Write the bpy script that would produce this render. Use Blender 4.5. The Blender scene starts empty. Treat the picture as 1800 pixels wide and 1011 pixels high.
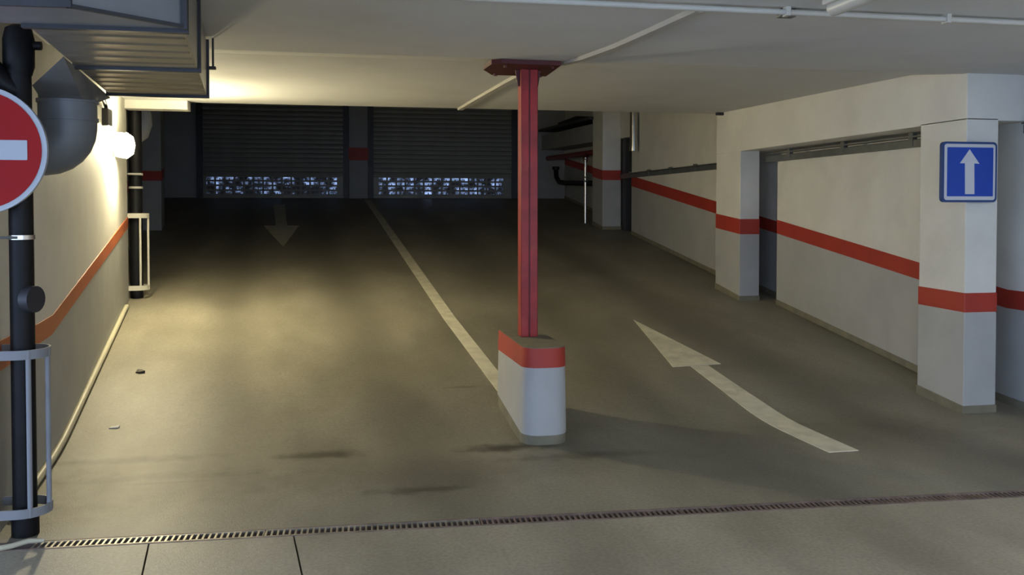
import bpy, bmesh, math, random
from mathutils import Vector, Matrix
random.seed(4)
sc = bpy.context.scene
COL = sc.collection

# ------------------------------------------------------------------ camera
cam = bpy.data.cameras.new('camera')
cam.sensor_width = 36.0
cam.lens = 32.0
cam.shift_y = -0.0548
cam.clip_start = 0.05
cam.clip_end = 200
camo = bpy.data.objects.new('camera', cam)
COL.objects.link(camo)
camo.location = (0, 0, 1.5)
camo.rotation_euler = (math.radians(88.5), 0, math.radians(-11.31))
sc.camera = camo

# ------------------------------------------------------------------ world (cool daylight outside)
w = bpy.data.worlds.new('sky')
sc.world = w
w.use_nodes = True
bg = w.node_tree.nodes['Background']
bg.inputs['Color'].default_value = (0.50, 0.66, 1.0, 1)
bg.inputs['Strength'].default_value = 4.6

# ------------------------------------------------------------------ unseen area lights added as cool fill in the hall behind the camera
def area(name, loc, rot, sx, sy, power, col):
    l = bpy.data.lights.new(name, 'AREA')
    l.shape = 'RECTANGLE'; l.size = sx; l.size_y = sy
    l.energy = power; l.color = col
    o = bpy.data.objects.new(name, l); COL.objects.link(o)
    o.location = loc; o.rotation_euler = rot
    return o
HALL_POWER = 60.0
HALL_COL = (0.88, 0.94, 1.0)
area('hall_fill_light', (4.1, 1.2, 2.38), (0, 0, 0), 0.2, 1.5, HALL_POWER, HALL_COL)
area('hall_fill_light', (0.6, -0.8, 2.38), (0, 0, 0), 0.2, 1.5, HALL_POWER, HALL_COL)
area('hall_fill_light', (4.1, -3.2, 2.38), (0, 0, 0), 0.2, 1.5, HALL_POWER, HALL_COL)
LAMP_STRENGTH = 790.0

vs = sc.view_settings
vs.view_transform = 'Standard'
vs.look = 'None'
vs.exposure = 0.0
vs.gamma = 1.0
vs.use_curve_mapping = False

# ------------------------------------------------------------------ materials
def mat(name, col, rough=0.6, metal=0.0, var=0.12, scale=6.0, bump=0.0, bscale=60.0, stretch=(1, 1, 1), spec=0.5, dirt=None, dirt_amt=0.3, dirt_scale=1.3, rvar=0.0):
    m = bpy.data.materials.new(name); m.use_nodes = True
    nt = m.node_tree; N = nt.nodes; L = nt.links
    b = N['Principled BSDF']
    b.inputs['Roughness'].default_value = rough
    b.inputs['Metallic'].default_value = metal
    b.inputs['Specular IOR Level'].default_value = spec
    tc = N.new('ShaderNodeTexCoord'); mp = N.new('ShaderNodeMapping')
    mp.inputs['Scale'].default_value = stretch
    L.new(tc.outputs['Object'], mp.inputs['Vector'])
    n = N.new('ShaderNodeTexNoise'); n.inputs['Scale'].default_value = scale; n.inputs['Detail'].default_value = 6
    L.new(mp.outputs['Vector'], n.inputs['Vector'])
    r = N.new('ShaderNodeValToRGB')
    r.color_ramp.elements[0].position = 0.3; r.color_ramp.elements[1].position = 0.7
    r.color_ramp.elements[0].color = tuple(c * (1 - var) for c in col) + (1,)
    r.color_ramp.elements[1].color = tuple(min(1, c * (1 + var)) for c in col) + (1,)
    L.new(n.outputs['Fac'], r.inputs['Fac'])
    out = r.outputs['Color']
    if dirt:
        n2 = N.new('ShaderNodeTexNoise'); n2.inputs['Scale'].default_value = dirt_scale; n2.inputs['Detail'].default_value = 8
        n2.inputs['Roughness'].default_value = 0.65
        L.new(mp.outputs['Vector'], n2.inputs['Vector'])
        mr = N.new('ShaderNodeMapRange'); mr.inputs['From Min'].default_value = 0.5; mr.inputs['From Max'].default_value = 0.72
        mr.inputs['To Max'].default_value = dirt_amt
        L.new(n2.outputs['Fac'], mr.inputs['Value'])
        mx = N.new('ShaderNodeMixRGB'); mx.inputs['Color2'].default_value = tuple(dirt) + (1,)
        L.new(mr.outputs['Result'], mx.inputs['Fac']); L.new(out, mx.inputs['Color1'])
        out = mx.outputs['Color']
    L.new(out, b.inputs['Base Color'])
    if rvar:
        mr2 = N.new('ShaderNodeMapRange'); mr2.inputs['To Min'].default_value = rough - rvar; mr2.inputs['To Max'].default_value = rough + rvar
        L.new(n.outputs['Fac'], mr2.inputs['Value']); L.new(mr2.outputs['Result'], b.inputs['Roughness'])
    if bump:
        nb = N.new('ShaderNodeTexNoise'); nb.inputs['Scale'].default_value = bscale; nb.inputs['Detail'].default_value = 4
        L.new(tc.outputs['Object'], nb.inputs['Vector'])
        bp = N.new('ShaderNodeBump'); bp.inputs['Strength'].default_value = bump; bp.inputs['Distance'].default_value = 0.004
        L.new(nb.outputs['Fac'], bp.inputs['Height']); L.new(bp.outputs['Normal'], b.inputs['Normal'])
    return m

# oily stains and scuffs: x, y, half-length, half-width, strength
STAINS = [(-1.15, 5.70, 0.42, 0.07, 0.85), (-0.95, 5.33, 0.40, 0.085, 0.9), (-0.85, 5.2, 0.3, 0.02, 0.6), (-0.06, 5.60, 0.24, 0.09, 0.9),
          (1.08, 5.55, 0.28, 0.09, 0.95), (0.46, 4.80, 0.24, 0.06, 0.7), (1.5, 5.28, 0.4, 0.08, 0.5), (-1.3, 4.8, 0.35, 0.2, 0.35), (1.0, 6.9, 0.12, 0.03, 0.5),
          (-1.0, 5.15, 0.65, 0.42, 0.42), (0.5, 5.1, 1.0, 0.30, 0.22), (-0.5, 6.6, 0.5, 0.5, 0.18), (3.6, 5.5, 0.9, 0.4, 0.25)]
def floor_mat(name, col, tracks, rough, stains=()):
    """sealed concrete: mottled, with rubbed wheel tracks along the driving direction"""
    m = mat(name, col, rough, var=0.2, scale=2.2, bump=0.25, bscale=140, spec=0.32, dirt=(0.14, 0.12, 0.085), dirt_amt=0.5, dirt_scale=0.9, stretch=(1.0, 0.45, 1), rvar=0.10)
    nt = m.node_tree; N = nt.nodes; L = nt.links; b = N['Principled BSDF']
    src = b.inputs['Base Color'].links[0].from_socket
    tc = N.new('ShaderNodeTexCoord')
    if tracks:
        sp = N.new('ShaderNodeSeparateXYZ'); L.new(tc.outputs['Object'], sp.inputs[0])
        nz = N.new('ShaderNodeTexNoise'); nz.inputs['Scale'].default_value = 0.5; L.new(tc.outputs['Object'], nz.inputs['Vector'])
        # x shifted towards the diverging ramp axis
        ax = N.new('ShaderNodeMath'); ax.operation = 'MULTIPLY_ADD'; ax.inputs[1].default_value = 0.07
        L.new(sp.outputs['Y'], ax.inputs[0]); L.new(sp.outputs['X'], ax.inputs[2])
        a2 = N.new('ShaderNodeMath'); a2.operation = 'MULTIPLY_ADD'; a2.inputs[1].default_value = 0.35
        L.new(nz.outputs['Fac'], a2.inputs[0]); L.new(ax.outputs[0], a2.inputs[2])
        acc = None
        for c, wd in tracks:
            d = N.new('ShaderNodeMath'); d.operation = 'SUBTRACT'; d.inputs[1].default_value = c; L.new(a2.outputs[0], d.inputs[0])
            ab = N.new('ShaderNodeMath'); ab.operation = 'ABSOLUTE'; L.new(d.outputs[0], ab.inputs[0])
            mr = N.new('ShaderNodeMapRange'); mr.interpolation_type = 'SMOOTHSTEP'
            mr.inputs['From Min'].default_value = 0.0; mr.inputs['From Max'].default_value = wd
            mr.inputs['To Min'].default_value = 0.5; mr.inputs['To Max'].default_value = 0.0
            L.new(ab.outputs[0], mr.inputs['Value'])
            if acc is None: acc = mr.outputs['Result']
            else:
                s = N.new('ShaderNodeMath'); s.operation = 'MAXIMUM'; L.new(acc, s.inputs[0]); L.new(mr.outputs['Result'], s.inputs[1]); acc = s.outputs[0]
        mx = N.new('ShaderNodeMixRGB'); mx.inputs['Color2'].default_value = (col[0]*0.42, col[1]*0.42, col[2]*0.42, 1)
        L.new(acc, mx.inputs['Fac']); L.new(src, mx.inputs['Color1']); src = mx.outputs['Color']
    for sx, sy, lx, ly, am in stains:
        mp2 = N.new('ShaderNodeMapping'); mp2.vector_type = 'POINT'
        mp2.inputs['Location'].default_value = (-sx / lx, -sy / ly, 0); mp2.inputs['Scale'].default_value = (1 / lx, 1 / ly, 0)
        L.new(tc.outputs['Object'], mp2.inputs['Vector'])
        ln = N.new('ShaderNodeVectorMath'); ln.operation = 'LENGTH'; L.new(mp2.outputs[0], ln.inputs[0])
        wn = N.new('ShaderNodeTexNoise'); wn.inputs['Scale'].default_value = 9; wn.inputs['Detail'].default_value = 5; L.new(tc.outputs['Object'], wn.inputs['Vector'])
        ad = N.new('ShaderNodeMath'); ad.operation = 'MULTIPLY_ADD'; ad.inputs[1].default_value = 1.6
        L.new(wn.outputs['Fac'], ad.inputs[0]); L.new(ln.outputs['Value'], ad.inputs[2])
        mr3 = N.new('ShaderNodeMapRange'); mr3.interpolation_type = 'SMOOTHSTEP'
        mr3.inputs['From Min'].default_value = 0.95; mr3.inputs['From Max'].default_value = 2.3
        mr3.inputs['To Min'].default_value = am; mr3.inputs['To Max'].default_value = 0.0
        L.new(ad.outputs[0], mr3.inputs['Value'])
        mx3 = N.new('ShaderNodeMixRGB'); mx3.inputs['Color2'].default_value = (0.055, 0.046, 0.032, 1)
        L.new(mr3.outputs['Result'], mx3.inputs['Fac']); L.new(src, mx3.inputs['Color1']); src = mx3.outputs['Color']
    # fine grit
    g = N.new('ShaderNodeTexNoise'); g.inputs['Scale'].default_value = 55; g.inputs['Detail'].default_value = 3
    L.new(tc.outputs['Object'], g.inputs['Vector'])
    gr = N.new('ShaderNodeMapRange'); gr.inputs['From Min'].default_value = 0.3; gr.inputs['From Max'].default_value = 0.7
    gr.inputs['To Min'].default_value = 0.85; gr.inputs['To Max'].default_value = 1.12
    L.new(g.outputs['Fac'], gr.inputs['Value'])
    mu = N.new('ShaderNodeMixRGB'); mu.blend_type = 'MULTIPLY'; mu.inputs['Fac'].default_value = 1
    L.new(src, mu.inputs['Color1']); L.new(gr.outputs['Result'], mu.inputs['Color2'])
    L.new(mu.outputs['Color'], b.inputs['Base Color'])
    return m

def emis(name, col, strength):
    m = bpy.data.materials.new(name); m.use_nodes = True
    b = m.node_tree.nodes['Principled BSDF']
    b.inputs['Base Color'].default_value = (0.9, 0.9, 0.85, 1)
    b.inputs['Emission Color'].default_value = col + (1,)
    b.inputs['Emission Strength'].default_value = strength
    return m

M = {}
M['white'] = mat('white_wall_paint', (0.70, 0.685, 0.62), 0.75, var=0.05, scale=3, bump=0.35, bscale=90, dirt=(0.42, 0.40, 0.33), dirt_amt=0.25)
M['grey'] = mat('grey_dado_paint', (0.40, 0.402, 0.385), 0.7, var=0.06, scale=3, bump=0.35, bscale=90, dirt=(0.25, 0.25, 0.22), dirt_amt=0.3)
M['red'] = mat('red_stripe_paint', (0.37, 0.036, 0.021), 0.55, var=0.08, scale=5, bump=0.25, bscale=90)
M['orange'] = mat('faded_orange_stripe_paint', (0.50, 0.13, 0.045), 0.55, var=0.10, scale=4, bump=0.25, bscale=90, dirt=(0.46, 0.06, 0.03), dirt_amt=0.7)
M['skirt'] = mat('bare_concrete_skirting', (0.19, 0.175, 0.12), 0.8, var=0.15, scale=8, bump=0.4)
M['ceil'] = mat('ceiling_paint', (0.665, 0.67, 0.66), 0.8, var=0.04, scale=1.5, bump=0.3, bscale=70, dirt=(0.42, 0.41, 0.36), dirt_amt=0.3, dirt_scale=0.7)
M['trunk'] = mat('trunking_paint', (0.46, 0.44, 0.40), 0.8, var=0.06)
M['plinth'] = mat('pale_grey_plinth_paint', (0.41, 0.415, 0.405), 0.7, var=0.05, scale=4, bump=0.3, bscale=90)
M['floor'] = floor_mat('hall_floor_concrete', (0.32, 0.288, 0.22), None, 0.5, STAINS)
M['ramp'] = floor_mat('ramp_floor_concrete', (0.25, 0.23, 0.175), [(-0.1, 0.36), (1.07, 0.42), (3.0, 0.5), (4.3, 0.5)], 0.52, STAINS)
M['mark'] = mat('floor_marking_paint', (0.70, 0.66, 0.50), 0.6, var=0.12, scale=9, dirt=(0.34, 0.31, 0.22), dirt_amt=0.4, dirt_scale=5, bump=0.2)
M['steelred'] = mat('red_steel_paint', (0.34, 0.022, 0.022), 0.4, spec=0.35, var=0.25, scale=7, bump=0.15, bscale=50, dirt=(0.42, 0.10, 0.07), dirt_amt=0.35, dirt_scale=5)
M['plate'] = mat('dark_red_plate_paint', (0.085, 0.008, 0.008), 0.5, var=0.25, scale=9)
M['black'] = mat('black_cast_iron', (0.007, 0.007, 0.008), 0.5, spec=0.25, var=0.3, scale=10)
M['guard'] = mat('grey_painted_steel', (0.26, 0.27, 0.29), 0.5, spec=0.3, var=0.08, scale=8)
M['guardw'] = mat('white_painted_steel', (0.62, 0.60, 0.52), 0.45, var=0.06, scale=8)
M['galv'] = mat('galvanised_sheet', (0.31, 0.30, 0.27), 0.32, metal=0.7, var=0.12, scale=4, bump=0.1, bscale=20)
M['galvd'] = mat('dull_galvanised_sheet', (0.22, 0.235, 0.255), 0.5, metal=0.25, var=0.15, scale=5)
M['flange'] = mat('duct_flange_steel', (0.05, 0.052, 0.058), 0.5, spec=0.25, metal=0.1, var=0.1)
M['rail'] = mat('rail_steel', (0.20, 0.21, 0.20), 0.45, metal=0.6, var=0.15, scale=6)
M['chrome'] = mat('bright_steel_pipe', (0.62, 0.60, 0.55), 0.25, metal=0.9, var=0.08)
M['shutter'] = mat('grey_brown_shutter_slat', (0.21, 0.205, 0.175), 0.5, metal=0.2, var=0.08, scale=3)
M['shutterd'] = mat('dark_shutter_guide', (0.045, 0.047, 0.05), 0.5, metal=0.3)
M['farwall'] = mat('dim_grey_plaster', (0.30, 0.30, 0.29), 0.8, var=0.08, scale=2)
M['farceil'] = mat('raw_concrete_soffit', (0.16, 0.16, 0.15), 0.9, var=0.12)
M['blue'] = mat('sign_blue', (0.008, 0.06, 0.42), 0.4, var=0.04)
M['bluerim'] = mat('sign_rim_blue', (0.02, 0.06, 0.20), 0.4, var=0.04)
M['signwhite'] = mat('sign_white', (0.62, 0.63, 0.66), 0.4, var=0.03)
M['signgrey'] = mat('sign_pale_grey', (0.46, 0.50, 0.56), 0.4, var=0.03)
M['signred'] = mat('sign_red', (0.36, 0.012, 0.014), 0.5, spec=0.15, var=0.05)
M['cable'] = mat('cream_cable', (0.52, 0.49, 0.36), 0.5, var=0.05)
M['drain'] = mat('drain_grate_steel', (0.32, 0.295, 0.25), 0.45, metal=0.6, var=0.3, scale=12)
M['drainr'] = mat('rusty_drain_grate_steel', (0.20, 0.15, 0.13), 0.6, metal=0.3, var=0.3, scale=12)
M['pit'] = mat('drain_pit_dark', (0.01, 0.01, 0.009), 0.9)
M['darkplastic'] = mat('dark_grey_plastic', (0.03, 0.03, 0.035), 0.5)
M['leaf'] = mat('dry_leaf', (0.05, 0.04, 0.025), 0.7)
M['paper'] = mat('paper_scrap', (0.75, 0.75, 0.72), 0.6)
M['redvalve'] = mat('red_hydrant_paint', (0.22, 0.03, 0.03), 0.45)
M['yellow'] = mat('yellow_label', (0.45, 0.36, 0.08), 0.5)
M['cream'] = mat('cream_plastic', (0.55, 0.54, 0.48), 0.4, var=0.03)
M['street'] = mat('street_asphalt', (0.10, 0.10, 0.10), 0.9)
M['lamp'] = emis('lamp_glass', (1.0, 0.87, 0.55), LAMP_STRENGTH)
M['lampbody'] = mat('lamp_housing', (0.55, 0.54, 0.5), 0.5)

# clear plastic in the shutter vision holes; painted noise patches imitate uneven brightness outside
def pane_mat():
    m = bpy.data.materials.new('patchy_clear_plastic'); m.use_nodes = True
    nt = m.node_tree; N = nt.nodes; L = nt.links
    b = N['Principled BSDF']; b.inputs['Base Color'].default_value = (0.05, 0.05, 0.05, 1); b.inputs['Roughness'].default_value = 0.5
    t = N.new('ShaderNodeBsdfTransparent'); t.inputs['Color'].default_value = (0.42, 0.44, 0.48, 1)
    tc = N.new('ShaderNodeTexCoord'); n = N.new('ShaderNodeTexNoise'); n.inputs['Scale'].default_value = 7.0; n.inputs['Detail'].default_value = 3
    gm = N.new('ShaderNodeNewGeometry'); L.new(gm.outputs['Position'], n.inputs['Vector'])
    r = N.new('ShaderNodeMapRange'); r.inputs['From Min'].default_value = 0.42; r.inputs['From Max'].default_value = 0.68
    L.new(n.outputs['Fac'], r.inputs['Value'])
    mx = N.new('ShaderNodeMixShader'); L.new(r.outputs['Result'], mx.inputs['Fac'])
    L.new(b.outputs[0], mx.inputs[1]); L.new(t.outputs[0], mx.inputs[2])
    L.new(mx.outputs[0], N['Material Output'].inputs['Surface'])
    return m
M['pane'] = pane_mat()

# ------------------------------------------------------------------ mesh helpers
class MB:
    def __init__(s): s.bm = bmesh.new()
    def box(s, a, b):
        vs = [s.bm.verts.new((x, y, z)) for z in (a[2], b[2]) for y in (a[1], b[1]) for x in (a[0], b[0])]
        for f in ((0,1,3,2),(4,6,7,5),(0,4,5,1),(2,3,7,6),(0,2,6,4),(1,5,7,3)):
            s.bm.faces.new([vs[i] for i in f])
        return s
    def hexa(s, bot, top):
        """prism between two equal polygons (lists of points)"""
        n = len(bot)
        A = [s.bm.verts.new(p) for p in bot]; B = [s.bm.verts.new(p) for p in top]
        s.bm.faces.new(A[::-1]); s.bm.faces.new(B)
        for i in range(n):
            j = (i + 1) % n
            s.bm.faces.new((A[i], A[j], B[j], B[i]))
        return s
    def strip(s, secs):
        """closed loft of equal sections, capped at both ends"""
        R = [[s.bm.verts.new(p) for p in sec] for sec in secs]
        n = len(R[0])
        for k in range(len(R) - 1):
            for i in range(n):
                j = (i + 1) % n
                s.bm.faces.new((R[k][i], R[k][j], R[k+1][j], R[k+1][i]))
        s.bm.faces.new(R[0][::-1]); s.bm.faces.new(R[-1])
        return s
    def tube(s, pts, r, n=16):
        pts = [Vector(p) for p in pts]
        rs = r if isinstance(r, (list, tuple)) else [r] * len(pts)
        secs = []; up = None
        for i, p in enumerate(pts):
            a = pts[max(0, i - 1)]; b = pts[min(len(pts) - 1, i + 1)]
            if i > 0 and (p - a).length < 1e-6: a = pts[max(0, i - 2)]
            if i < len(pts) - 1 and (b - p).length < 1e-6: b = pts[min(len(pts) - 1, i + 2)]
            t = (b - a).normalized()
            if up is None:
                up = Vector((0, 0, 1)) if abs(t.z) < 0.9 else Vector((0, 1, 0))
            u = t.cross(up).normalized(); v = u.cross(t).normalized(); up = v
            secs.append([p + (u * math.cos(2*math.pi*k/n) + v * math.sin(2*math.pi*k/n)) * rs[i] for k in range(n)])
        return s.strip(secs)
    def build(s, name, m, parent=None, smooth=False, bevel=0.0, kind=None):
        bmesh.ops.recalc_face_normals(s.bm, faces=s.bm.faces[:])
        me = bpy.data.meshes.new(name); s.bm.to_mesh(me); s.bm.free()
        me.materials.append(M[m] if isinstance(m, str) else m)
        o = bpy.data.objects.new(name, me); COL.objects.link(o)
        if parent is not None:
            o.parent = parent
            o.matrix_parent_inverse = Matrix.Translation(-Vector(parent.location)) if parent.type == 'EMPTY' else Matrix()
        if smooth:
            for p in me.polygons: p.use_smooth = True
            me.set_sharp_from_angle(angle=math.radians(40))
        if bevel:
            md = o.modifiers.new('bevel', 'BEVEL'); md.width = bevel; md.segments = 2; md.limit_method = 'ANGLE'
        if kind: o['kind'] = kind
        return o

def thing(name, label, cat, loc, group=None):
    o = bpy.data.objects.new(name, None); COL.objects.link(o)
    o.empty_display_size = 0.1; o.location = loc
    o['label'] = label; o['category'] = cat
    if group: o['group'] = group
    return o
def tag(o, label, cat, group=None):
    o['label'] = label; o['category'] = cat
    if group: o['group'] = group
    return o

# ------------------------------------------------------------------ measures of the place
S = 0.128
def zf(y):
    if y <= 5.6: return 0.0
    if y <= 6.3: return S * (y - 5.6) ** 2 / 1.4
    if y <= 19.25: return S * (y - 5.95)
    return S * 13.3
def xl(y): return -1.60 - 0.102 * (y - 5.5)
CE = 10.15          # where the low ceiling stops
def zc(y):
    P = [(-9, 2.455), (5.2, 2.455), (5.85, 2.468), (6.45, 2.545), (CE, 2.612)]
    for (a, za), (b, zb) in zip(P, P[1:]):
        if y <= b: return za + (zb - za) * (y - a) / (b - a)
    return P[-1][1]
def ys(a, b, step=0.35):
    base = [5.2, 5.6, 5.7, 5.8, 5.85, 5.9, 6.0, 6.1, 6.2, 6.3, 6.45, 19.25]
    n = max(1, int((b - a) / step))
    L = [a + (b - a) * i / n for i in range(n + 1)] + [q for q in base if a < q < b]
    return sorted(set(round(q, 4) for q in L))
def wall_slab(name, m, xf, off0, off1, y0, y1, lo, hi, parent=None, kind=None, bevel=0):
    secs = []
    for y in ys(y0, y1):
        x0, x1 = xf(y) + off0, xf(y) + off1
        secs.append([(x0, y, lo(y)), (x1, y, lo(y)), (x1, y, hi(y)), (x0, y, hi(y))])
    return MB().strip(secs).build(name, m, parent, kind=kind, bevel=bevel)

# ------------------------------------------------------------------ floors
DR0, DR1 = (-1.45, 4.35), (5.02, 4.055)      # drain centre line
def dry(x): return DR0[1] + (DR1[1] - DR0[1]) * (x - DR0[0]) / (DR1[0] - DR0[0])
HW = 0.055
fl = MB().box((-6, -7, -0.30), (5.3, 4.9, -0.12)).build('floor', 'floor', kind='structure')
jx = [-6.0, -3.2, -0.80, -0.17, 5.3]
for i in range(4):
    a, b = jx[i] + (0.004 if i else 0), jx[i+1] - (0.004 if i < 3 else 0)
    sk = -0.10
    poly = [(a + (1.25 if i else 0), -7), (b + (1.25 if i < 3 else 0), -7), (b, dry(b) - HW), (a, dry(a) - HW)]
    MB().hexa([(x, y, -0.13) for x, y in poly], [(x, y, 0) for x, y in poly]).build('floor_slab', 'floor', fl)
# ramp with its flat apron behind the drain
secs = []
for y in ys(4.6, 19.3, 0.5):
    secs.append([(xl(y) - 1.2, y, zf(y)), (5.3, y, zf(y)), (5.3, y, zf(y) - 0.25), (xl(y) - 1.2, y, zf(y) - 0.25)])
ramp = MB().strip(secs).build('floor_ramp', 'ramp', kind='structure')
pa = [(-6, dry(-6) + HW), (5.3, dry(5.3) + HW), (5.3, 4.6), (-6, 4.6)]
MB().hexa([(x, y, -0.25) for x, y in pa], [(x, y, 0) for x, y in pa]).build('ramp_apron', 'ramp', ramp)

# ------------------------------------------------------------------ ceiling
secs = []
for y in ys(-7, CE, 0.6):
    secs.append([(-6 if y < 4.42 else xl(y) - 0.05, y, zc(y)), (5.3, y, zc(y)), (5.3, y, zc(y) + 0.28), (-6 if y < 4.42 else xl(y) - 0.05, y, zc(y) + 0.28)])
MB().strip(secs).build('ceiling', 'ceil', kind='structure')
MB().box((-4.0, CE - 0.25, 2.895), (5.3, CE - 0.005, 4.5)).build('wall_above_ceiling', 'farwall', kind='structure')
MB().box((-4.0, CE - 0.25, 4.4), (5.6, 19.7, 4.65)).build('ceiling_upper', 'farceil', kind='structure')
# white downstand at the slab end beside the left wall
MB().box((-2.06, CE - 0.22, 2.515), (-1.44, CE + 0.0, 2.609)).build('trim_1', 'white', kind='structure', bevel=0.006)

# ------------------------------------------------------------------ left wall
wl = wall_slab('wall_left', 'white', xl, -0.30, 0.0, 4.42, 10.08, lambda y: zf(y) - 0.05, lambda y: zc(y) + 0.05, kind='structure')
def st_lo(y): return 0.742 if y < 5.85 else 0.742 + (y - 5.85) * 0.1305
def st_hi(y): return 0.885 - 0.03 * max(0, min(1, (y - 4.6) / 0.8)) if y < 5.9 else 0.855 + (y - 5.9) * 0.1315
wall_slab('grey_dado', 'grey', xl, -0.02, 0.004, 4.42, 10.08, lambda y: zf(y), st_lo, wl)
wall_slab('red_stripe', 'orange', xl, -0.02, 0.006, 4.42, 10.08, st_lo, st_hi, wl)
MB().box((-6, 4.42, 0), (xl(4.42) - 0.3, 4.62, 2.46)).build('wall_left_return', 'white', kind='structure')
# rounded pale cable duct along the foot of the wall
pts = [(xl(y) + 0.022, y, zf(y) + 0.03) for y in [4.75 + 0.33 * i for i in range(16)]]
tag(MB().tube(pts, 0.021, 10).build('skirting_conduit', 'cable', smooth=True), 'pale cream conduit running along the foot of the lit left wall', 'conduit')

# far left wall, set back behind the downpipe
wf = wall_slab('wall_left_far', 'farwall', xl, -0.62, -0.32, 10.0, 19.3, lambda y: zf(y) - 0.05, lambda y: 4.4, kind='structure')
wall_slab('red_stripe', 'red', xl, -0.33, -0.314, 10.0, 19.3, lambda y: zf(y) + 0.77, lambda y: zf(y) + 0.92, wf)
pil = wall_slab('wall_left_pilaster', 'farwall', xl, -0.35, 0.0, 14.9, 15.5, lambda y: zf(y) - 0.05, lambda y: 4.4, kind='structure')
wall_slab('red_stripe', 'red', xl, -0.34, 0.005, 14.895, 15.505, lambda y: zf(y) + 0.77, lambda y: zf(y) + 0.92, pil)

# ------------------------------------------------------------------ right side: main wall, pillars, beam, panels, rails
RX = 5.02
cx = lambda y: RX
wr = wall_slab('wall_right', 'white', cx, 0.0, 0.28, -7, 19.3, lambda y: zf(y) - 0.05, lambda y: (zc(y) + 0.05) if y < CE else 4.4, kind='structure')
def flat_or_ramp(h): return lambda y: h if y < 6.0 else h + (y - 6.0) * 0.128
wall_slab('grey_dado', 'grey', cx, -0.004, 0.02, -7, 19.3, lambda y: zf(y), flat_or_ramp(0.74), wr)
wall_slab('red_stripe', 'red', cx, -0.006, 0.02, -7, 19.3, flat_or_ramp(0.74), flat_or_ramp(0.88), wr)
wall_slab('skirting', 'skirt', cx, -0.012, 0.02, -7, 19.3, lambda y: zf(y) - 0.01, lambda y: zf(y) + 0.06, wr)

def pillar(x0, x1, y0, y1, top, s0, s1, tilt, label, mw='white'):
    """rectangular pillar: shaft, red band, grey foot and skirting follow the ramp"""
    t = thing('concrete_pillar', label, 'pillar', ((x0+x1)/2, (y0+y1)/2, zf((y0+y1)/2)), 'pillars along the right wall')
    e = 0.0
    def ring(name, m, o, lo, hi):
        a, b, c, d = x0 - o, x1 + o, y0 - o, y1 + o
        q = [(a, c), (b, c), (b, d), (a, d)]
        return MB().hexa([(x, y, lo(y)) for x, y in q], [(x, y, hi(y)) for x, y in q]).build(name, m, t, bevel=0.006)
    ring('shaft', mw, 0.0, lambda y: zf(y) - 0.05, lambda y: top)
    ring('grey_foot', 'grey', 0.003, lambda y: zf(y) + 0.02, lambda y: s0 + tilt * (y - y0))
    ring('red_band', 'red', 0.005, lambda y: s0 + tilt * (y - y0), lambda y: s1 + tilt * (y - y0))
    ring('skirting', 'skirt', 0.010, lambda y: zf(y) - 0.04, lambda y: zf(y) + 0.055 + 0.02 * (y - y0))
    return t
pillar(4.504, 4.765, 5.806, 6.33, 2.149, 0.739, 0.881, 0.012, 'nearest white pillar with red band, carrying the blue arrow sign')
pillar(4.504, 4.738, 9.50, 10.142, 2.135, 1.20, 1.372, 0.09, 'white pillar with red band at the far end of the overhead beam')
pillar(4.508, 4.83, 14.76, 15.35, 4.35, 1.963, 2.13, 0.128, 'farthest dim pillar with red band beside the hanging silver pipe')
# beam over the two nearer pillars
secs = []
for y in ys(5.806, 10.142):
    secs.append([(4.504, y, 2.131), (RX + 0.02, y, 2.131), (RX + 0.02, y, zc(y) + 0.03), (4.504, y, zc(y) + 0.03)])
MB().strip(secs).build('beam', 'white', kind='structure', bevel=0.006)
# beam over the far recess
secs = []
for y in (15.3, 19.3):
    q = 0.024 * (y - 15.4)
    secs.append([(4.5, y, 2.648 + q), (RX + 0.02, y, 2.648 + q), (RX + 0.02, y, 2.961 + q), (4.5, y, 2.961 + q)])
MB().strip(secs).build('beam_far', 'farwall', kind='structure')

# sliding fire door panels hung in front of the wall
def panel(y0, y1, label, top):
    px = 4.84; th = 0.075
    t = thing('sliding_door_panel', label, 'sliding door', (px, (y0+y1)/2, zf((y0+y1)/2)), 'sliding panels between the pillars')
    f = lambda y: px
    wall_slab('leaf', 'white', f, 0.0, th, y0, y1, lambda y: zf(y) + 0.012, lambda y: top, t)
    wall_slab('grey_foot', 'grey', f, -0.003, 0.02, y0, y1, lambda y: zf(y) + 0.05, lambda y: 0.905 + (y - 6.8) * 0.1285, t)
    wall_slab('red_stripe', 'red', f, -0.005, 0.02, y0, y1, lambda y: 0.897 + (y - 6.8) * 0.1285, lambda y: 1.04 + (y - 6.8) * 0.1315, t)
    wall_slab('skirting', 'skirt', f, -0.010, 0.02, y0, y1, lambda y: zf(y) + 0.004, lambda y: zf(y) + 0.062, t)
    return t
panel(6.36, 9.275, 'white sliding panel with red stripe between the two nearer pillars', 2.03)
panel(10.20, 14.22, 'dimmer white sliding panel with red stripe beyond the second pillar', 3.3)
def rail(y0, y1, z0, z1, label, x=4.80):
    t = thing('sliding_door_rail', label, 'rail', (x + 0.02, (y0 + y1) / 2, z0), 'sliding door rails')
    MB().box((x, y0, z0), (x + 0.035, y1, z0 + 0.065)).build('track', 'rail', t, bevel=0.004)
    MB().box((x - 0.015, y0, z1 - 0.012), (x + 0.036, y1, z1)).build('top_flange', 'rail', t)
    n = max(2, int((y1 - y0) / 0.9))
    for i in range(n):
        y = y0 + (i + 0.5) * (y1 - y0) / n
        MB().box((x - 0.006, y - 0.03, z0 + 0.01), (x + 0.036, y + 0.03, z1 + (0.03 if z1 > 2.08 else 0.02))).build('hanger', 'rail', t)
    return t
rail(6.35, 9.48, 2.005, 2.10, 'grey steel sliding rail under the overhead beam')
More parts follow.
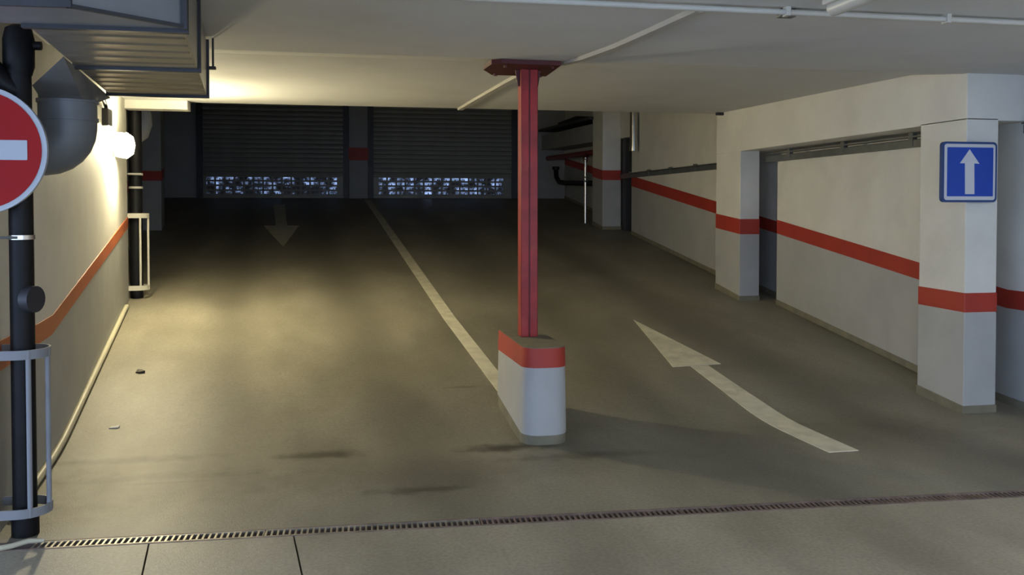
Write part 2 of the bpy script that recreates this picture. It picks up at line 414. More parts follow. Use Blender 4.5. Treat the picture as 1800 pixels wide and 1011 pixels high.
rail(10.16, 14.70, 1.985, 2.065, 'long grey steel rail crossing the wall beyond the second pillar')
rail(3.4, 5.79, 2.04, 2.12, 'short grey rail on the wall right of the nearest pillar', x=4.955)
MB().box((4.832, 14.23, 2.665), (RX + 0.01, 14.90, 4.4)).build('wall_right_infill', 'white', kind='structure')
# dark steel upright beside the far pillar
MBu = MB()
MBu.box((4.845, 14.56, zf(14.6) - 0.01), (4.99, 14.60, 2.66)).box((4.845, 14.60, zf(14.6) - 0.01), (4.865, 14.74, 2.66)).box((4.97, 14.60, zf(14.6) - 0.01), (4.99, 14.74, 2.66))
tag(MBu.build('steel_upright', 'darkplastic', bevel=0.004), 'dark steel channel upright right of the farthest pillar', 'steel post')
# hanging silver pipe
t = thing('silver_downpipe', 'bright silver pipe hanging against the wall by the farthest pillar', 'pipe', (4.93, 14.2, 2.45))
MB().tube([(4.745, 13.85, 2.46), (4.745, 13.85, 4.402)], 0.062, 20).build('pipe', 'chrome', t, smooth=True)
MB().tube([(4.745, 13.85, 2.40), (4.745, 13.85, 2.47)], 0.072, 20).build('bottom_collar', 'chrome', t, smooth=True)
MB().tube([(4.745, 13.85, 3.03), (4.745, 13.85, 3.06)], 0.068, 20).build('joint_ring', 'chrome', t, smooth=True)
# slim white post
t = thing('slim_pipe', 'slim bright upright pipe in the dark recess left of farthest pillar', 'pipe', (4.42, 15.5, zf(15.5)))
MB().tube([(4.42, 15.5, zf(15.5)), (4.42, 15.5, 2.38)], 0.027, 12).build('pipe', 'chrome', t, smooth=True)
for z in (1.95, 2.02, 2.33): MB().tube([(4.42, 15.5, z), (4.42, 15.5, z + 0.03)], 0.036, 12).build('joint_ring', 'rail', t, smooth=True)
# red pipe and valve in the recess
t = thing('sprinkler_pipe', 'dark red pipe with elbow under the far recess beam', 'pipe', (4.5, 17.3, 2.5))
MB().tube([(4.62, 15.5, 2.48), (4.62, 19.15, 2.56)], 0.05, 14).build('run', 'redvalve', t, smooth=True)
MB().tube([(4.62, 16.1, 2.49), (4.55, 15.9, 2.44), (4.47, 15.7, 2.40), (4.44, 15.55, 2.34)], 0.045, 12).build('branch', 'redvalve', t, smooth=True)
t = thing('black_pipe', 'black pipe with upturned end low in the dark recess', 'pipe', (4.6, 16.5, 1.9))
MB().tube([(4.6, 15.5, 1.93), (4.6, 17.6, 1.99), (4.58, 18.0, 2.02), (4.56, 18.15, 2.12), (4.56, 18.2, 2.3)], 0.05, 14).build('pipe', 'black', t, smooth=True)
MB().box((4.58, 16.6, 1.94), (5.015, 16.64, 1.98)).build('wall_bracket', 'darkplastic', t)
MB().tube([(4.56, 18.2, 2.28), (4.56, 18.2, 2.34)], 0.075, 14).build('flange', 'black', t, smooth=True)
t = thing('cable_tray', 'dark cable tray sloping above the far recess beam', 'cable tray', (4.6, 17.3, 3.1))
MB().strip([[(4.42, y, 3.06 + q), (4.9, y, 3.06 + q), (4.9, y, 3.11 + q), (4.42, y, 3.11 + q)] for y, q in ((15.3, -0.03), (19.2, 0.07))]).build('tray', 'darkplastic', t)
MB().box((4.45, 16.3, 3.10), (4.85, 17.6, 3.19)).build('cable_bundle', 'black', t, bevel=0.02)
# conduit and hardware at the right edge
t = thing('wall_conduit', 'thin grey vertical conduit at the right edge above the rail', 'conduit', (4.93, 5.5, 2.12))
for yy, rr in ((5.66, 0.012), (5.52, 0.016)):
    MB().tube([(4.97, yy, 2.10), (4.97, yy, 2.452)], rr, 10).build('tube', 'rail', t, smooth=True)
MB().tube([(4.94, 5.66, 2.14), (4.955, 5.60, 2.09), (4.97, 5.52, 2.04), (4.97, 5.50, 1.2), (4.97, 5.5, 0.7)], 0.012, 10).build('lower_tube', 'darkplastic', t, smooth=True)
t = thing('red_button_box', 'small dark red round button on the wall at right edge', 'button', (4.99, 5.53, 0.42))
MB().tube([(5.016, 5.52, 0.42), (4.95, 5.52, 0.42)], 0.038, 18).build('button', 'redvalve', t, smooth=True)
MB().tube([(5.018, 5.52, 0.42), (4.99, 5.52, 0.42)], 0.048, 18).build('base', 'darkplastic', t, smooth=True)
# tiny sensor on the ceiling edge at the second pillar
t = thing('ceiling_sensor', 'tiny black sensor where ceiling edge meets second pillar', 'sensor', (4.47, 9.95, 2.60))
MB().box((4.42, 9.94, 2.575), (4.52, 9.99, 2.61)).build('body', 'darkplastic', t, bevel=0.006)
MB().tube([(4.46, 9.945, 2.592), (4.46, 9.925, 2.588)], 0.012, 10).build('lens', 'black', t)

# ------------------------------------------------------------------ back wall and shutters
BY = 19.2
ZB = zf(19.2)
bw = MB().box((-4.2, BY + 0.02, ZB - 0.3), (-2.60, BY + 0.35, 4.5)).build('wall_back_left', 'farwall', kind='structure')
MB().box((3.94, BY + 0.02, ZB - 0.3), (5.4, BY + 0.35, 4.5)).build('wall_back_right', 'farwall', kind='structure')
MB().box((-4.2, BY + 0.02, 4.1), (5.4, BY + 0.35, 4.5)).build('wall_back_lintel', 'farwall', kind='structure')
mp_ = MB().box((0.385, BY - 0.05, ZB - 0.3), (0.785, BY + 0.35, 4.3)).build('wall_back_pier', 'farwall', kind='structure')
MB().box((0.381, BY - 0.055, 2.48), (0.789, BY + 0.3, 2.74)).build('red_band', 'red', mp_)

PITCH = 0.095
def slat_mesh(width, holes):
    """one interlocking slat, bulged towards the viewer; with holes: a flat frame of bars"""
    mb = MB()
    if not holes:
        prof = [(0.0, 0.0), (-0.012, 0.012), (-0.018, 0.045), (-0.012, 0.083), (0.0, 0.0975), (0.006, 0.0975), (0.006, 0.0)]
        mb.strip([[(0, y, z) for y, z in prof], [(width, y, z) for y, z in prof]])
    else:
        x0, n, p = holes
        hw = p * 0.40
        z0, z1 = 0.022, 0.078
        mb.box((0, -0.008, 0), (width, 0.004, z0)).box((0, -0.008, z1), (width, 0.004, 0.0975))
        mb.box((0, -0.008, z0), (x0 + p/2 - hw, 0.004, z1))
        for i in range(n):
            c = x0 + p * (i + 0.5)
            a = c + hw
            b = (c + p - hw) if i < n - 1 else width
            mb.box((a, -0.008, z0), (b, 0.004, z1))
            # small stiffening tooth in the middle of each slot
            mb.box((c - 0.010, -0.006, z0), (c + 0.010, 0.002, z0 + 0.034))
    bmesh.ops.recalc_face_normals(mb.bm, faces=mb.bm.faces[:])
    me = bpy.data.meshes.new('slat'); mb.bm.to_mesh(me); mb.bm.free(); me.materials.append(M['shutter'])
    return me
def shutter(x0, x1, hx0, hx1, label):
    t = thing('roller_shutter', label, 'roller shutter', ((x0+x1)/2, BY, ZB), 'roller shutters at the top of the ramp')
    loc = Vector(t.location)
    wd = x1 - x0
    plain = slat_mesh(wd, None); perf = slat_mesh(wd, (hx0 - x0, 14, (hx1 - hx0) / 14))
    pane = MB().box((0.03, 0.0045, 0.012), (wd - 0.03, 0.0065, 0.088))
    pme = bpy.data.meshes.new('pane'); pane.bm.to_mesh(pme); pane.bm.free(); pme.materials.append(M['pane'])
    zb = ZB + 0.062
    for k in range(26):
        h = 0 <= k < 4
        o = bpy.data.objects.new('perforated_slat' if h else 'slat', perf if h else plain); COL.objects.link(o)
        o.parent = t; o.location = Vector((x0, BY, zb + k * PITCH)) - loc
        if h:
            p = bpy.data.objects.new('pane', pme); COL.objects.link(p); p.parent = o
    MB().box((x0, BY - 0.02, ZB - 0.003), (x1, BY + 0.015, zb)).build('bottom_bar', 'shutter', t, bevel=0.006)
    for gx in (x0, x1):
        MB().box((gx - 0.06, BY - 0.05, ZB), (gx + 0.06, BY - 0.022, 4.2)).box((gx - 0.06, BY + 0.01, ZB), (gx + 0.06, BY + 0.03, 4.2)).build('guide_rail', 'shutterd', t)
    return t
shutter(-2.556, 0.335, -2.455, 0.164, 'left closed roller shutter with four rows of vision slots')
shutter(0.835, 3.885, 0.983, 3.666, 'right closed roller shutter partly behind the red steel post')
# street outside
MB().box((-14, BY + 0.05, ZB - 0.35), (16, 60, ZB - 0.02)).build('floor_street', 'street', kind='structure')

# ------------------------------------------------------------------ painted floor markings
def marking(name, polys, label, cat, m='mark'):
    mb = MB()
    for poly in polys:
        top = [(x, y, zf(y) + 0.004) for x, y in poly]; bot = [(x, y, zf(y) - 0.002) for x, y in poly]
        mb.hexa(bot, top)
    return tag(mb.build(name, m), label, cat)
def band(cl, wd):
    P = []
    for (a, b) in zip(cl, cl[1:]):
        for i in range(6):
            t = i / 6; P.append((a[0] + (b[0]-a[0])*t, a[1] + (b[1]-a[1])*t))
    P.append(cl[-1])
    return [[(a[0]-wd/2, a[1]), (a[0]+wd/2, a[1]), (b[0]+wd/2, b[1]), (b[0]-wd/2, b[1])] for a, b in zip(P, P[1:])]
marking('lane_line', band([(1.318, 6.49), (1.30, 6.8), (1.168, 9.0), (1.0, 13.1), (0.76, 18.9)], 0.125), 'long cream line painted up the ramp between the lanes', 'line marking')
shaft = []
sh = [(5.048, 2.987, 3.19), (5.35, 2.975, 3.18), (5.6, 2.968, 3.175), (5.75, 2.966, 3.17), (5.9, 2.966, 3.17), (6.05, 2.968, 3.17), (6.3, 2.973, 3.17), (6.6, 2.976, 3.155), (6.9, 2.976, 3.145), (7.2, 2.976, 3.137)]
for (ya, a, b), (yb, c, d) in zip(sh, sh[1:]): shaft.append([(a, ya), (b, ya), (d, yb), (c, yb)])
marking('floor_arrow', shaft + [[(2.817, 7.2), (3.265, 7.235), (3.01, 8.765)]], 'large cream floor arrow pointing up the right lane', 'arrow marking')
fa = [[(-0.867 - 0.2*t/6, 15.34 + 2.75*t/6), (-0.686 - 0.17*t/6, 15.34 + 2.75*t/6), (-0.686 - 0.17*(t+1)/6, 15.34 + 2.75*(t+1)/6), (-0.867 - 0.2*(t+1)/6, 15.34 + 2.75*(t+1)/6)] for t in range(6)]
marking('floor_arrow', fa + [[(-0.652, 13.3), (-0.50, 15.34), (-1.06, 15.35)]], 'dim floor arrow pointing down the left lane near the shutter', 'arrow marking')

# ------------------------------------------------------------------ drain channel
dlen = math.hypot(DR1[0]-DR0[0], DR1[1]-DR0[1])
ang = math.atan2(DR1[1]-DR0[1], DR1[0]-DR0[0])
t = thing('drain_channel', 'narrow slotted drain channel crossing the floor in front of the ramp', 'drain', (DR0[0], DR0[1], 0))
def drain_part(name, m, mb):
    o = mb.build(name, m); o.parent = t; o.rotation_euler = (0, 0, ang); return o
o = drain_part('trough', 'pit', MB().box((0, -HW, -0.12), (dlen, HW, -0.035)))
for s_ in (-1, 1):
    drain_part('frame_edge', 'drainr', MB().box((0, s_*HW - 0.006*s_ - 0.006, -0.04), (dlen, s_*HW - 0.006*s_ + 0.006, 0.002)))
SEC = 1.0; step = 0.0268
k = 0; x = 0.15
while x < dlen - 0.05:
    e = min(x + SEC, dlen)
    mb = MB()
    mb.box((x, -HW + 0.012, -0.008), (e - 0.004, -HW + 0.021, 0.0005)).box((x, HW - 0.021, -0.008), (e - 0.004, HW - 0.012, 0.0005))
    q = x
    while q < e - 0.005:
        mb.box((q, -HW + 0.02, -0.006), (min(q + 0.0095, e - 0.004), HW - 0.02, 0.0)); q += step
    if k >= 4: mb.box((x, -HW + 0.02, -0.014), (e - 0.004, HW - 0.02, -0.006))
    drain_part('grate', 'drain' if k < 2 else 'drainr', mb)
    x = e; k += 1
# loose pale cable end lying on the floor by the drain
pts = [(-1.75, 4.22, 0.012), (-1.6, 4.25, 0.012), (-1.45, 4.285, 0.012), (-1.38, 4.31, 0.014), (-1.32, 4.345, 0.02), (-1.26, 4.36, 0.014)]
tag(MB().tube(pts, [0.012, 0.012, 0.012, 0.012, 0.012, 0.009], 10).build('cable', 'cable', smooth=True), 'pale cable lying on floor at the left end of the drain', 'cable')

# ------------------------------------------------------------------ centre post on its plinth
px0, px1, py0, py1, pt = 1.20, 1.475, 5.57, 6.47, 0.615
def plan(o, n=7):
    """long plinth outline with a rounded nose towards the viewer"""
    pts = []
    w_ = px1 - px0; r = 0.10
    for i in range(n + 1):
        a = math.pi + math.pi/2 * i / n
        pts.append((px0 + r + (r + o) * math.cos(a), py0 + r + (r + o) * math.sin(a)))
    for i in range(n + 1):
        a = 1.5*math.pi + math.pi/2 * i / n
        pts.append((px1 - r + (r + o) * math.cos(a), py0 + r + (r + o) * math.sin(a)))
    pts += [(px1 + o, py1 + o), (px0 - o, py1 + o)]
    return pts
t = thing('concrete_plinth', 'low concrete plinth with rounded nose and red top band under the steel post', 'plinth', ((px0+px1)/2, (py0+py1)/2, zf(6.0)))
A = plan(0.012); B = plan(0.0)
def lvl(P, f): return [(x, y, f(y)) for x, y in P]
def zr(y): return zf(y)
core_lo = lvl(plan(0.010), lambda y: zf(y) - 0.05); core_hi = lvl(plan(0.0), lambda y: pt)
MB().hexa(core_lo, core_hi).build('core', 'skirt', t, smooth=True)
zt = lambda y: 0.488 - 0.02 * (y - py0)
MB().hexa(lvl(plan(0.012), lambda y: zf(y) + 0.06 + 0.02*(y-py0)), lvl(plan(0.005), zt)).build('grey_body', 'plinth', t, smooth=True)
MB().hexa(lvl(plan(0.008), zt), lvl(plan(0.004), lambda y: pt - 0.004)).build('red_band', 'red', t, smooth=True)
t = thing('steel_post', 'red painted twin-channel steel post holding up the ceiling', 'post', (1.33, 6.1, pt))
PX, PY = 1.335, 6.12
hw, hd = 0.0585, 0.055
def chan(x0_, x1_):
    mb = MB()
    mb.box((x0_, PY - hd, pt), (x1_, PY - hd + 0.008, 2.47))
    mb.box((x0_, PY + hd - 0.008, pt), (x1_, PY + hd, 2.47))
    return mb
MBc = chan(PX - hw, PX - 0.004); MBc.box((PX - hw, PY - hd, pt), (PX - hw + 0.008, PY + hd, 2.47)); MBc.build('channel', 'steelred', t, bevel=0.004)
MBc = chan(PX + 0.004, PX + hw); MBc.box((PX + hw - 0.008, PY - hd, pt), (PX + hw, PY + hd, 2.47)); MBc.build('channel', 'steelred', t, bevel=0.004)
MB().box((PX - 0.006, PY - hd + 0.006, pt), (PX + 0.006, PY + hd - 0.006, 2.47)).build('weld_seam', 'plate', t)
pl_ = [(1.04, 5.88), (1.10, 5.84), (1.50, 5.85), (1.52, 6.36), (1.13, 6.37), (1.03, 6.14)]
MB().hexa([(x, y, 2.437) for x, y in pl_], [(x, y, 2.466) for x, y in pl_]).build('head_plate', 'plate', t)
for sx in (-1, 1):
    MB().hexa([(PX + sx*hw, PY - 0.006, 2.33), (PX + sx*(hw + 0.012), PY - 0.006, 2.33), (PX + sx*(hw + 0.012), PY + 0.006, 2.33), (PX + sx*hw, PY + 0.006, 2.33)],
              [(PX + sx*hw, PY - 0.006, 2.437), (PX + sx*(hw + 0.03), PY - 0.006, 2.437), (PX + sx*(hw + 0.03), PY + 0.006, 2.437), (PX + sx*hw, PY + 0.006, 2.437)]).build('gusset', 'plate', t)
for bx, by in ((1.14, 5.92), (1.46, 5.92), (1.14, 6.30), (1.46, 6.30)):
    MB().tube([(bx, by, 2.422), (bx, by, 2.44)], 0.014, 6).build('bolt', 'plate', t)

# ------------------------------------------------------------------ blue one-way sign
def rrect(x0, x1, z0, z1, r, n=6):
    P = []
    for cx_, cz, a0 in ((x1-r, z1-r, 0), (x0+r, z1-r, 90), (x0+r, z0+r, 180), (x1-r, z0+r, 270)):
        for i in range(n + 1):
            a = math.radians(a0 + 90*i/n); P.append((cx_ + r*math.cos(a), cz + r*math.sin(a)))
    return P
def plate(name, P, y0, y1, m, parent, bevel=0, smooth=False):
    return MB().hexa([(x, y1, z) for x, z in P], [(x, y0, z) for x, z in P]).build(name, m, parent, bevel=bevel, smooth=smooth)
SX0, SX1, SZ0, SZ1 = 4.268, 4.712, 1.538, 1.97
SY = 5.752
t = thing('one_way_sign', 'blue rectangular sign with white up arrow on the nearest pillar', 'road sign', ((SX0+SX1)/2, SY, SZ0))
plate('backing', rrect(SX0, SX1, SZ0, SZ1, 0.03), SY, SY + 0.03, 'bluerim', t)
plate('white_border', rrect(SX0+0.016, SX1-0.016, SZ0+0.016, SZ1-0.016, 0.02), SY - 0.002, SY + 0.01, 'signwhite', t)
plate('blue_field', rrect(SX0+0.038, SX1-0.034, SZ0+0.042, SZ1-0.040, 0.006), SY - 0.004, SY + 0.008, 'blue', t)
ac = (SX0+SX1)/2 - 0.004
arrow = [(ac-0.036, SZ0+0.058), (ac+0.040, SZ0+0.058), (ac+0.036, SZ0+0.278), (ac+0.078, SZ0+0.275), (ac-0.003, SZ0+0.378), (ac-0.080, SZ0+0.278), (ac-0.040, SZ0+0.278)]
plate('white_arrow', arrow, SY - 0.006, SY + 0.006, 'signwhite', t)
MB().box((4.52, SY + 0.028, 1.62), (4.60, 5.807, 1.66)).build('bracket', 'rail', t)
MB().box((4.52, SY + 0.028, 1.85), (4.60, 5.804, 1.89)).build('bracket', 'rail', t)

# ------------------------------------------------------------------ near black downpipe, guard, no-entry sign
PLX, PLY = -1.378, 4.50
t = thing('downpipe', 'black cast-iron downpipe standing in front of the left wall edge', 'pipe', (PLX, PLY, 0))
MB().tube([(PLX, PLY, 0.0), (PLX, PLY, 2.12)], 0.051, 24).build('pipe', 'black', t, smooth=True)
MB().tube([(PLX, PLY, 0.0), (PLX, PLY, 0.09)], 0.058, 24).build('foot_collar', 'black', t, smooth=True)
MB().tube([(PLX, PLY, 2.10), (PLX, PLY, 2.14), (PLX, PLY, 2.26), (PLX, PLY, 2.31), (PLX, PLY, 2.325)], [0.054, 0.066, 0.066, 0.055, 0.03], 24).build('top_collar', 'black', t, smooth=True)
MB().tube([(PLX, PLY, 2.02), (PLX - 0.06, PLY - 0.02, 2.06), (PLX - 0.11, PLY - 0.04, 2.12), (PLX - 0.16, PLY - 0.05, 2.20), (PLX - 0.20, PLY - 0.05, 2.40)], [0.05, 0.052, 0.055, 0.055, 0.05], 20).build('branch', 'black', t, smooth=True)
lb = MB().box((PLX - 0.11, PLY - 0.115, 2.10), (PLX - 0.05, PLY - 0.10, 2.14)).build('yellow_tag', 'yellow', t)
MB().tube([(PLX + 0.05, PLY, 2.235), (PLX + 0.095, PLY, 2.235)], 0.02, 12).build('lug', 'black', t, smooth=True)
# round inspection cap on the side
MB().tube([(PLX + 0.03, PLY - 0.03, 1.085), (PLX + 0.072, PLY - 0.048, 1.085)], 0.060, 24).build('inspection_cap', 'darkplastic', t, smooth=True)
MB().tube([(PLX, PLY, 1.355), (PLX, PLY, 1.375)], 0.056, 24).build('clamp_band', 'chrome', t, smooth=True)
MB().tube([(PLX, PLY - 0.056, 1.365), (PLX - 0.2, PLY - 0.07, 1.365)], 0.006, 8).build('clamp_strap', 'rail', t)

def guard(cx_, cy_, wallx, r, z0, z1, m, label, h=0.042, th=0.007):
    t = thing('pipe_guard', label, 'pipe guard', (cx_, cy_, z0), 'steel guards around the downpipes')
    def upath(rr):
        P = [(wallx, cy_ - rr), (cx_, cy_ - rr)]
        P += [(cx_ + rr*math.cos(math.radians(a)), cy_ + rr*math.sin(math.radians(a))) for a in range(-75, 76, 15)]
        P += [(cx_, cy_ + rr), (wallx, cy_ + rr)]
        return P
    O, I = upath(r), upath(r - th)
    for z in (z0, z1 - h):
        MB().strip([[(a[0], a[1], z), (a[0], a[1], z + h), (b[0], b[1], z + h), (b[0], b[1], z)] for a, b in zip(O, I)]).build('hoop', m, t, smooth=True)
    for a in (-62, -4, 100):
        x, y = cx_ + (r-th*1.4)*math.cos(math.radians(a)), cy_ + (r-th*1.4)*math.sin(math.radians(a))
        MB().tube([(x, y, z0), (x, y, z1 - 0.004)], 0.0115, 10).build('bar', m, t, smooth=True)
    return t
guard(PLX, PLY, xl(4.6) - 0.05, 0.115, 0.105, 0.862, 'guard', 'grey steel hoop guard around the foot of the near black pipe')

t = thing('no_entry_sign', 'round red no-entry sign with white bar, cut by the left edge', 'road sign', (-1.51, 4.36, 1.468))
SCX, SCZ, SR = -1.508, 1.752, 0.283
def disc(r, n=64): return [(SCX + r*math.cos(2*math.pi*i/n), SCZ + r*math.sin(2*math.pi*i/n)) for i in range(n)]
plate('backing', disc(SR), 4.36, 4.385, 'signgrey', t)
plate('red_field', disc(SR - 0.022), 4.357, 4.37, 'signred', t)
plate('white_bar', rrect(SCX - 0.205, SCX + 0.203, SCZ - 0.043, SCZ + 0.044, 0.004), 4.354, 4.368, 'signgrey', t)
MB().box((-1.46, 4.384, 1.62), (-1.36, 4.455, 1.65)).build('bracket', 'rail', t)
MB().box((-1.46, 4.384, 1.86), (-1.36, 4.455, 1.89)).build('bracket', 'rail', t)

# ------------------------------------------------------------------ far downpipe with white guard
FX, FY = xl(10.2) + 0.068, 10.22
t = thing('downpipe', 'dark downpipe at the corner of the lit left wall', 'pipe', (FX, FY, zf(FY)))
MB().tube([(FX, FY, zf(FY) - 0.02), (FX, FY, 4.4)], 0.066, 20).build('pipe', 'black', t, smooth=True)
for z in (1.84, 1.70):
    MB().tube([(FX, FY, z), (FX, FY, z + 0.022)], 0.073, 20).build('pipe_clamp', 'guardw', t, smooth=True)
MB().box((FX - 0.12, FY - 0.085, 1.845), (FX + 0.07, FY - 0.07, 1.862)).build('wall_bracket', 'guardw', t)
guard(FX + 0.01, FY - 0.02, FX - 0.09, 0.125, zf(FY) + 0.085, 1.44, 'guardw', 'white steel hoop guard around the far downpipe', h=0.05)
t = thing('vent_elbow', 'pale pipe elbow showing behind the far downpipe', 'pipe', (-2.1, 11.2, 2.3))
MB().tube([(-2.18, 11.6, 2.62), (-2.16, 11.55, 2.5), (-2.19, 11.5, 2.38), (-2.28, 11.45, 2.30), (-2.40, 11.45, 2.27)], 0.085, 16).build('elbow', 'guardw', t, smooth=True)
MB().tube([(-2.18, 11.6, 2.60), (-2.18, 11.6, 4.38)], 0.08, 16).build('riser', 'farwall', t, smooth=True)

# ------------------------------------------------------------------ wall lamp
LY, LZ = 8.98, 2.085
LX = xl(LY)
t = thing('wall_lamp', 'lit bulkhead lamp glowing on the left wall', 'lamp', (LX, LY, LZ))
MB().box((LX + 0.001, LY - 0.085, LZ - 0.115), (LX + 0.03, LY + 0.085, LZ + 0.115)).build('base', 'lampbody', t, bevel=0.008)
secs = []
for dx, hy, hz in ((0.03, 0.07, 0.10), (0.08, 0.075, 0.105), (0.125, 0.065, 0.09), (0.145, 0.04, 0.06)):
    P = rrect(-hy, hy, -hz, hz, min(hy, hz) * 0.55, 4)
    secs.append([(LX + dx, LY + a, LZ + b) for a, b in P])
MB().strip(secs).build('glass', 'lamp', t, smooth=True)
oc = [(0.02, -0.115), (0.10, -0.128), (0.155, -0.085), (0.172, 0.0), (0.155, 0.075), (0.10, 0.115), (0.02, 0.105)]  # side plate added to cut the lamp's light towards the upper ramp
MB().hexa([(LX + a, LY + 0.080, LZ + b) for a, b in oc], [(LX + a, LY + 0.088, LZ + b) for a, b in oc]).build('side_shade', 'lampbody', t)
MB().tube([(LX + 0.016, LY - 0.08, LZ + 0.08), (LX + 0.018, LY - 0.35, LZ + 0.13), (LX + 0.035, LY - 0.75, LZ + 0.17)], 0.010, 8).build('feed_conduit', 'rail', t, smooth=True)
t = thing('junction_box', 'dark junction box and cable coil on wall above the round duct', 'junction box', (xl(8.3), 8.3, 2.2))
MB().box((xl(8.3), 8.2, 2.19), (xl(8.3) + 0.06, 8.36, 2.34)).build('box', 'darkplastic', t, bevel=0.008)
MB().tube([(xl(8.3) + 0.03, 8.28, 2.34), (xl(8.0) + 0.035, 8.0, 2.40), (xl(7.7) + 0.03, 7.7, 2.38)], 0.016, 8).build('cable', 'black', t, smooth=True)

# ------------------------------------------------------------------ ventilation duct
def dr(y): return -0.505 - 0.0885 * (y - 3.43)     # right edge of the duct
DW = 0.52; DB = 2.134
t = thing('ventilation_duct', 'galvanised rectangular duct hanging under the ceiling at upper left', 'duct', (-0.85, 4.4, DB))
joints = [3.43, 4.40, 5.42]
topz = 2.44
def duct_sec(y, o=0.0, b=None):
    bb = DB if b is None else b
    return [(dr(y) - DW - o, y, bb - o), (dr(y) + o, y, bb - o), (dr(y) + o, y, topz + min(o, 0.01)), (dr(y) - DW - o, y, topz + min(o, 0.01))]
prev = 2.95
for j, y in enumerate(joints[1:]):
    y0 = joints[j]
    o_ = MB().strip([duct_sec(y0), duct_sec(y)]).build('duct_section', 'galv', t)
    # pressed cross ribs on the underside
    n = 5
    for i in range(n):
        yy = y0 + (i + 1) * (y - y0) / (n + 1)
        mb = MB()
        mb.strip([[(dr(yy) - DW + 0.01, yy - 0.02, DB + 0.001), (dr(yy) - DW + 0.01, yy, DB - 0.006), (dr(yy) - DW + 0.01, yy + 0.02, DB + 0.001)],
                  [(dr(yy) - 0.01, yy - 0.02, DB + 0.001), (dr(yy) - 0.01, yy, DB - 0.006), (dr(yy) - 0.01, yy + 0.02, DB + 0.001)]]).build('rib', 'galv', o_)
for y in joints:
    MB().strip([duct_sec(y - 0.016, 0.014), duct_sec(y + 0.016, 0.014)]).build('flange', 'flange', t)
# nearest section: a mitred elbow turning left
EL = [(-0.505, 3.425), (-0.50, 3.385), (-0.803, 3.11), (-2.0, 3.16), (-2.0, 3.44), (-1.03, 3.425)]
MB().hexa([(x, y, DB) for x, y in EL], [(x, y, topz) for x, y in EL]).build('elbow_section', 'galvd', t)
def edge_bar(a, b, z, h, name='flange'):
    d = (Vector((b[0], b[1], 0)) - Vector((a[0], a[1], 0))).normalized(); n_ = Vector((d.y, -d.x, 0)) * 0.012
    A_, B_ = Vector((a[0], a[1], 0)), Vector((b[0], b[1], 0))
    q = [A_ - n_ * 0.3, B_ - n_ * 0.3, B_ + n_, A_ + n_]
    MB().hexa([(p.x, p.y, z) for p in q], [(p.x, p.y, z + h) for p in q]).build(name, 'flange', t)
edge_bar((-0.803, 3.11), (-0.50, 3.385), DB - 0.004, 0.012, 'mitre_flange')
edge_bar((-2.0, 3.16), (-0.803, 3.11), DB - 0.004, 0.024, 'mitre_flange')
MB().box((-0.812, 3.098, DB - 0.004), (-0.796, 3.115, topz)).build('corner_bead', 'flange', t)
MB().box((-0.508, 3.37, DB - 0.008), (-0.488, 3.39, topz)).build('corner_bead', 'flange', t)
# drop rod at the far flange
MB().tube([(dr(5.42) + 0.035, 5.42, DB + 0.16), (dr(5.42) + 0.035, 5.42, zc(5.42))], 0.006, 8).build('hanger_rod', 'flange', t)
MB().box((dr(5.42) + 0.01, 5.40, DB + 0.15), (dr(5.42) + 0.05, 5.44, DB + 0.165)).build('hanger_clip', 'flange', t)

t = thing('round_duct', 'dark grey round elbow duct dropping from the rectangular duct into wall', 'duct', (-1.29, 4.9, 1.66))
EX, EY, ER = -1.285, 4.92, 0.135
# boot: rectangle on the duct side tapering to a circle
nseg = 32
def sq_pt(i):
    c = [(-1.09, 4.12, 2.132), (-1.235, 5.62, 2.132), (-1.42, 5.35, 2.10), (-1.36, 4.62, 2.07)]
    u = (i / nseg * 4) % 4; k = int(u); f = u - k
    a, b = c[k], c[(k+1) % 4]
    return tuple(a[q] + (b[q]-a[q])*f for q in range(3))
def ci_pt(i):
    a = math.radians(-45) + 2*math.pi * i / nseg
    return (EX + ER*math.cos(a), EY + ER*math.sin(a))
MB().strip([[sq_pt(i) for i in range(nseg)], [(*ci_pt(i), 2.03) for i in range(nseg)]]).build('boot', 'galvd', t, smooth=True)
MB().tube([(EX, EY, 2.035), (EX, EY, 1.93)], ER + 0.001, 32).build('collar', 'galvd', t, smooth=True)
for z in (2.03, 1.94):
    MB().tube([(EX, EY, z - 0.008), (EX, EY, z + 0.008)], ER + 0.008, 32).build('seam_ring', 'galvd', t, smooth=True)
pts = [(EX, EY, 1.935), (EX, EY, 1.90)]
for a in (15, 30, 45, 60, 75, 90):
    q = math.radians(a); R_ = 0.105
    pts.append((EX - R_ + R_*math.cos(q), EY, 1.90 - R_*math.sin(q)))
pts += [(EX - 0.20, EY, 1.795), (EX - 0.32, EY, 1.795)]
MB().tube(pts, ER, 32).build('elbow', 'galvd', t, smooth=True)

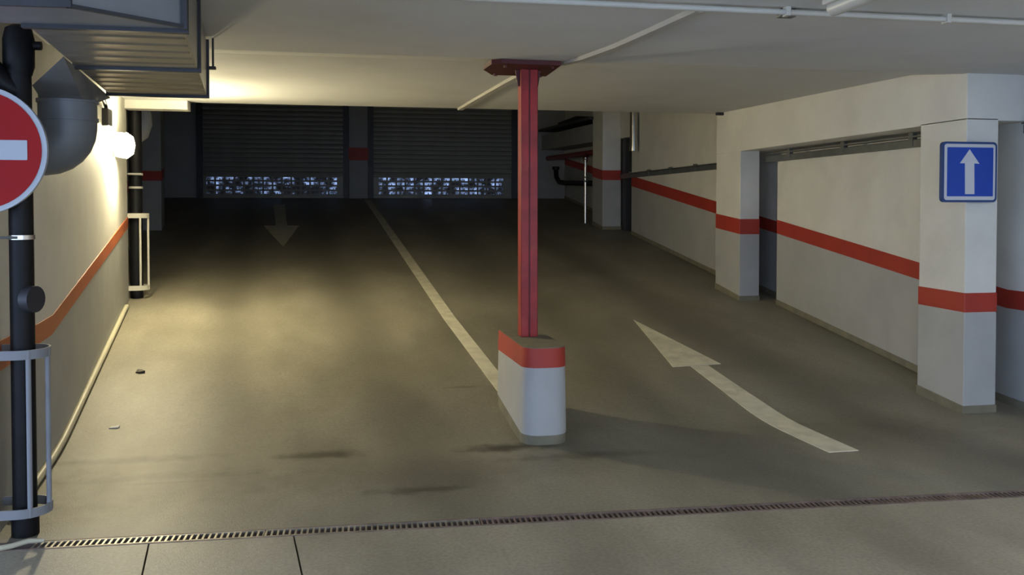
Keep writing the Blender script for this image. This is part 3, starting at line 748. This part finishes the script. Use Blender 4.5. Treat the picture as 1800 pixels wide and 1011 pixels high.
# ------------------------------------------------------------------ ceiling conduits, strip and luminaire
t = thing('ceiling_conduit', 'pale conduit pipe running across the ceiling at the top edge', 'conduit', (2.5, 4.02, 2.43))
MB().tube([(-0.5, 4.03, 2.432), (5.0, 4.02, 2.432)], 0.014, 12).build('pipe', 'cream', t, smooth=True)
for x in (2.14, 3.0, 4.2):
    MB().box((x - 0.012, 4.0, 2.412), (x + 0.012, 4.05, 2.456)).build('saddle', 'cream', t, bevel=0.003)
t = thing('ceiling_conduit', 'second thinner conduit beside the first near the upper right corner', 'conduit', (3.6, 4.10, 2.44))
MB().tube([(2.18, 4.065, 2.438), (2.6, 4.075, 2.438), (5.0, 4.09, 2.438)], 0.010, 10).build('pipe', 'cream', t, smooth=True)
MB().box((2.12, 4.04, 2.415), (2.20, 4.09, 2.455)).build('coupling', 'rail', t, bevel=0.005)
t = thing('ceiling_luminaire', 'cream ceiling luminaire end peeking in at the top edge', 'ceiling lamp', (2.24, 3.4, 2.40))
MB().box((2.19, 2.55, 2.415), (2.29, 3.80, 2.456)).build('body', 'cream', t, bevel=0.01)
MB().tube([(2.24, 2.58, 2.40), (2.24, 3.78, 2.40)], 0.035, 14).build('diffuser', 'cream', t, smooth=True)
cp = [(1.735, 4.10), (1.70, 4.6), (1.66, 5.1), (1.60, 5.6), (1.545, 6.0), (1.50, 6.45), (1.47, 7.5), (1.45, 8.8), (1.435, 10.14)]
secs = []
for x, y in cp:
    z = zc(y)
    secs.append([(x - 0.034, y, z + 0.004), (x - 0.026, y, z - 0.024), (x + 0.026, y, z - 0.024), (x + 0.034, y, z + 0.004)])
tag(MB().strip(secs).build('cable_trunking', 'trunk'), 'painted cable trunking wandering across the ceiling behind the post head', 'trunking')

# ------------------------------------------------------------------ litter and floor patches
def flake(name, x, y, pts, m, label, cat, lift=0.012):
    top = [(x + a, y + b, zf(y + b) + lift * (0.4 + 0.6 * ((i * 7) % 3) / 2)) for i, (a, b) in enumerate(pts)]
    bot = [(p[0], p[1], zf(p[1]) + 0.001) for p in top]
    return tag(MB().hexa(bot, top).build(name, m), label, cat)
flake('dry_leaf', -1.46, 7.55, [(-0.04, -0.008), (-0.008, -0.03), (0.03, -0.02), (0.026, 0.02), (0.0, 0.035), (-0.03, 0.03)], 'leaf', 'small dark leaf lying on the lit left lane', 'leaf', 0.02)
flake('paper_scrap', -1.40, 6.35, [(-0.03, -0.012), (0.028, -0.018), (0.034, 0.012), (-0.02, 0.02)], 'paper', 'tiny white paper scrap on floor by the left wall', 'paper')
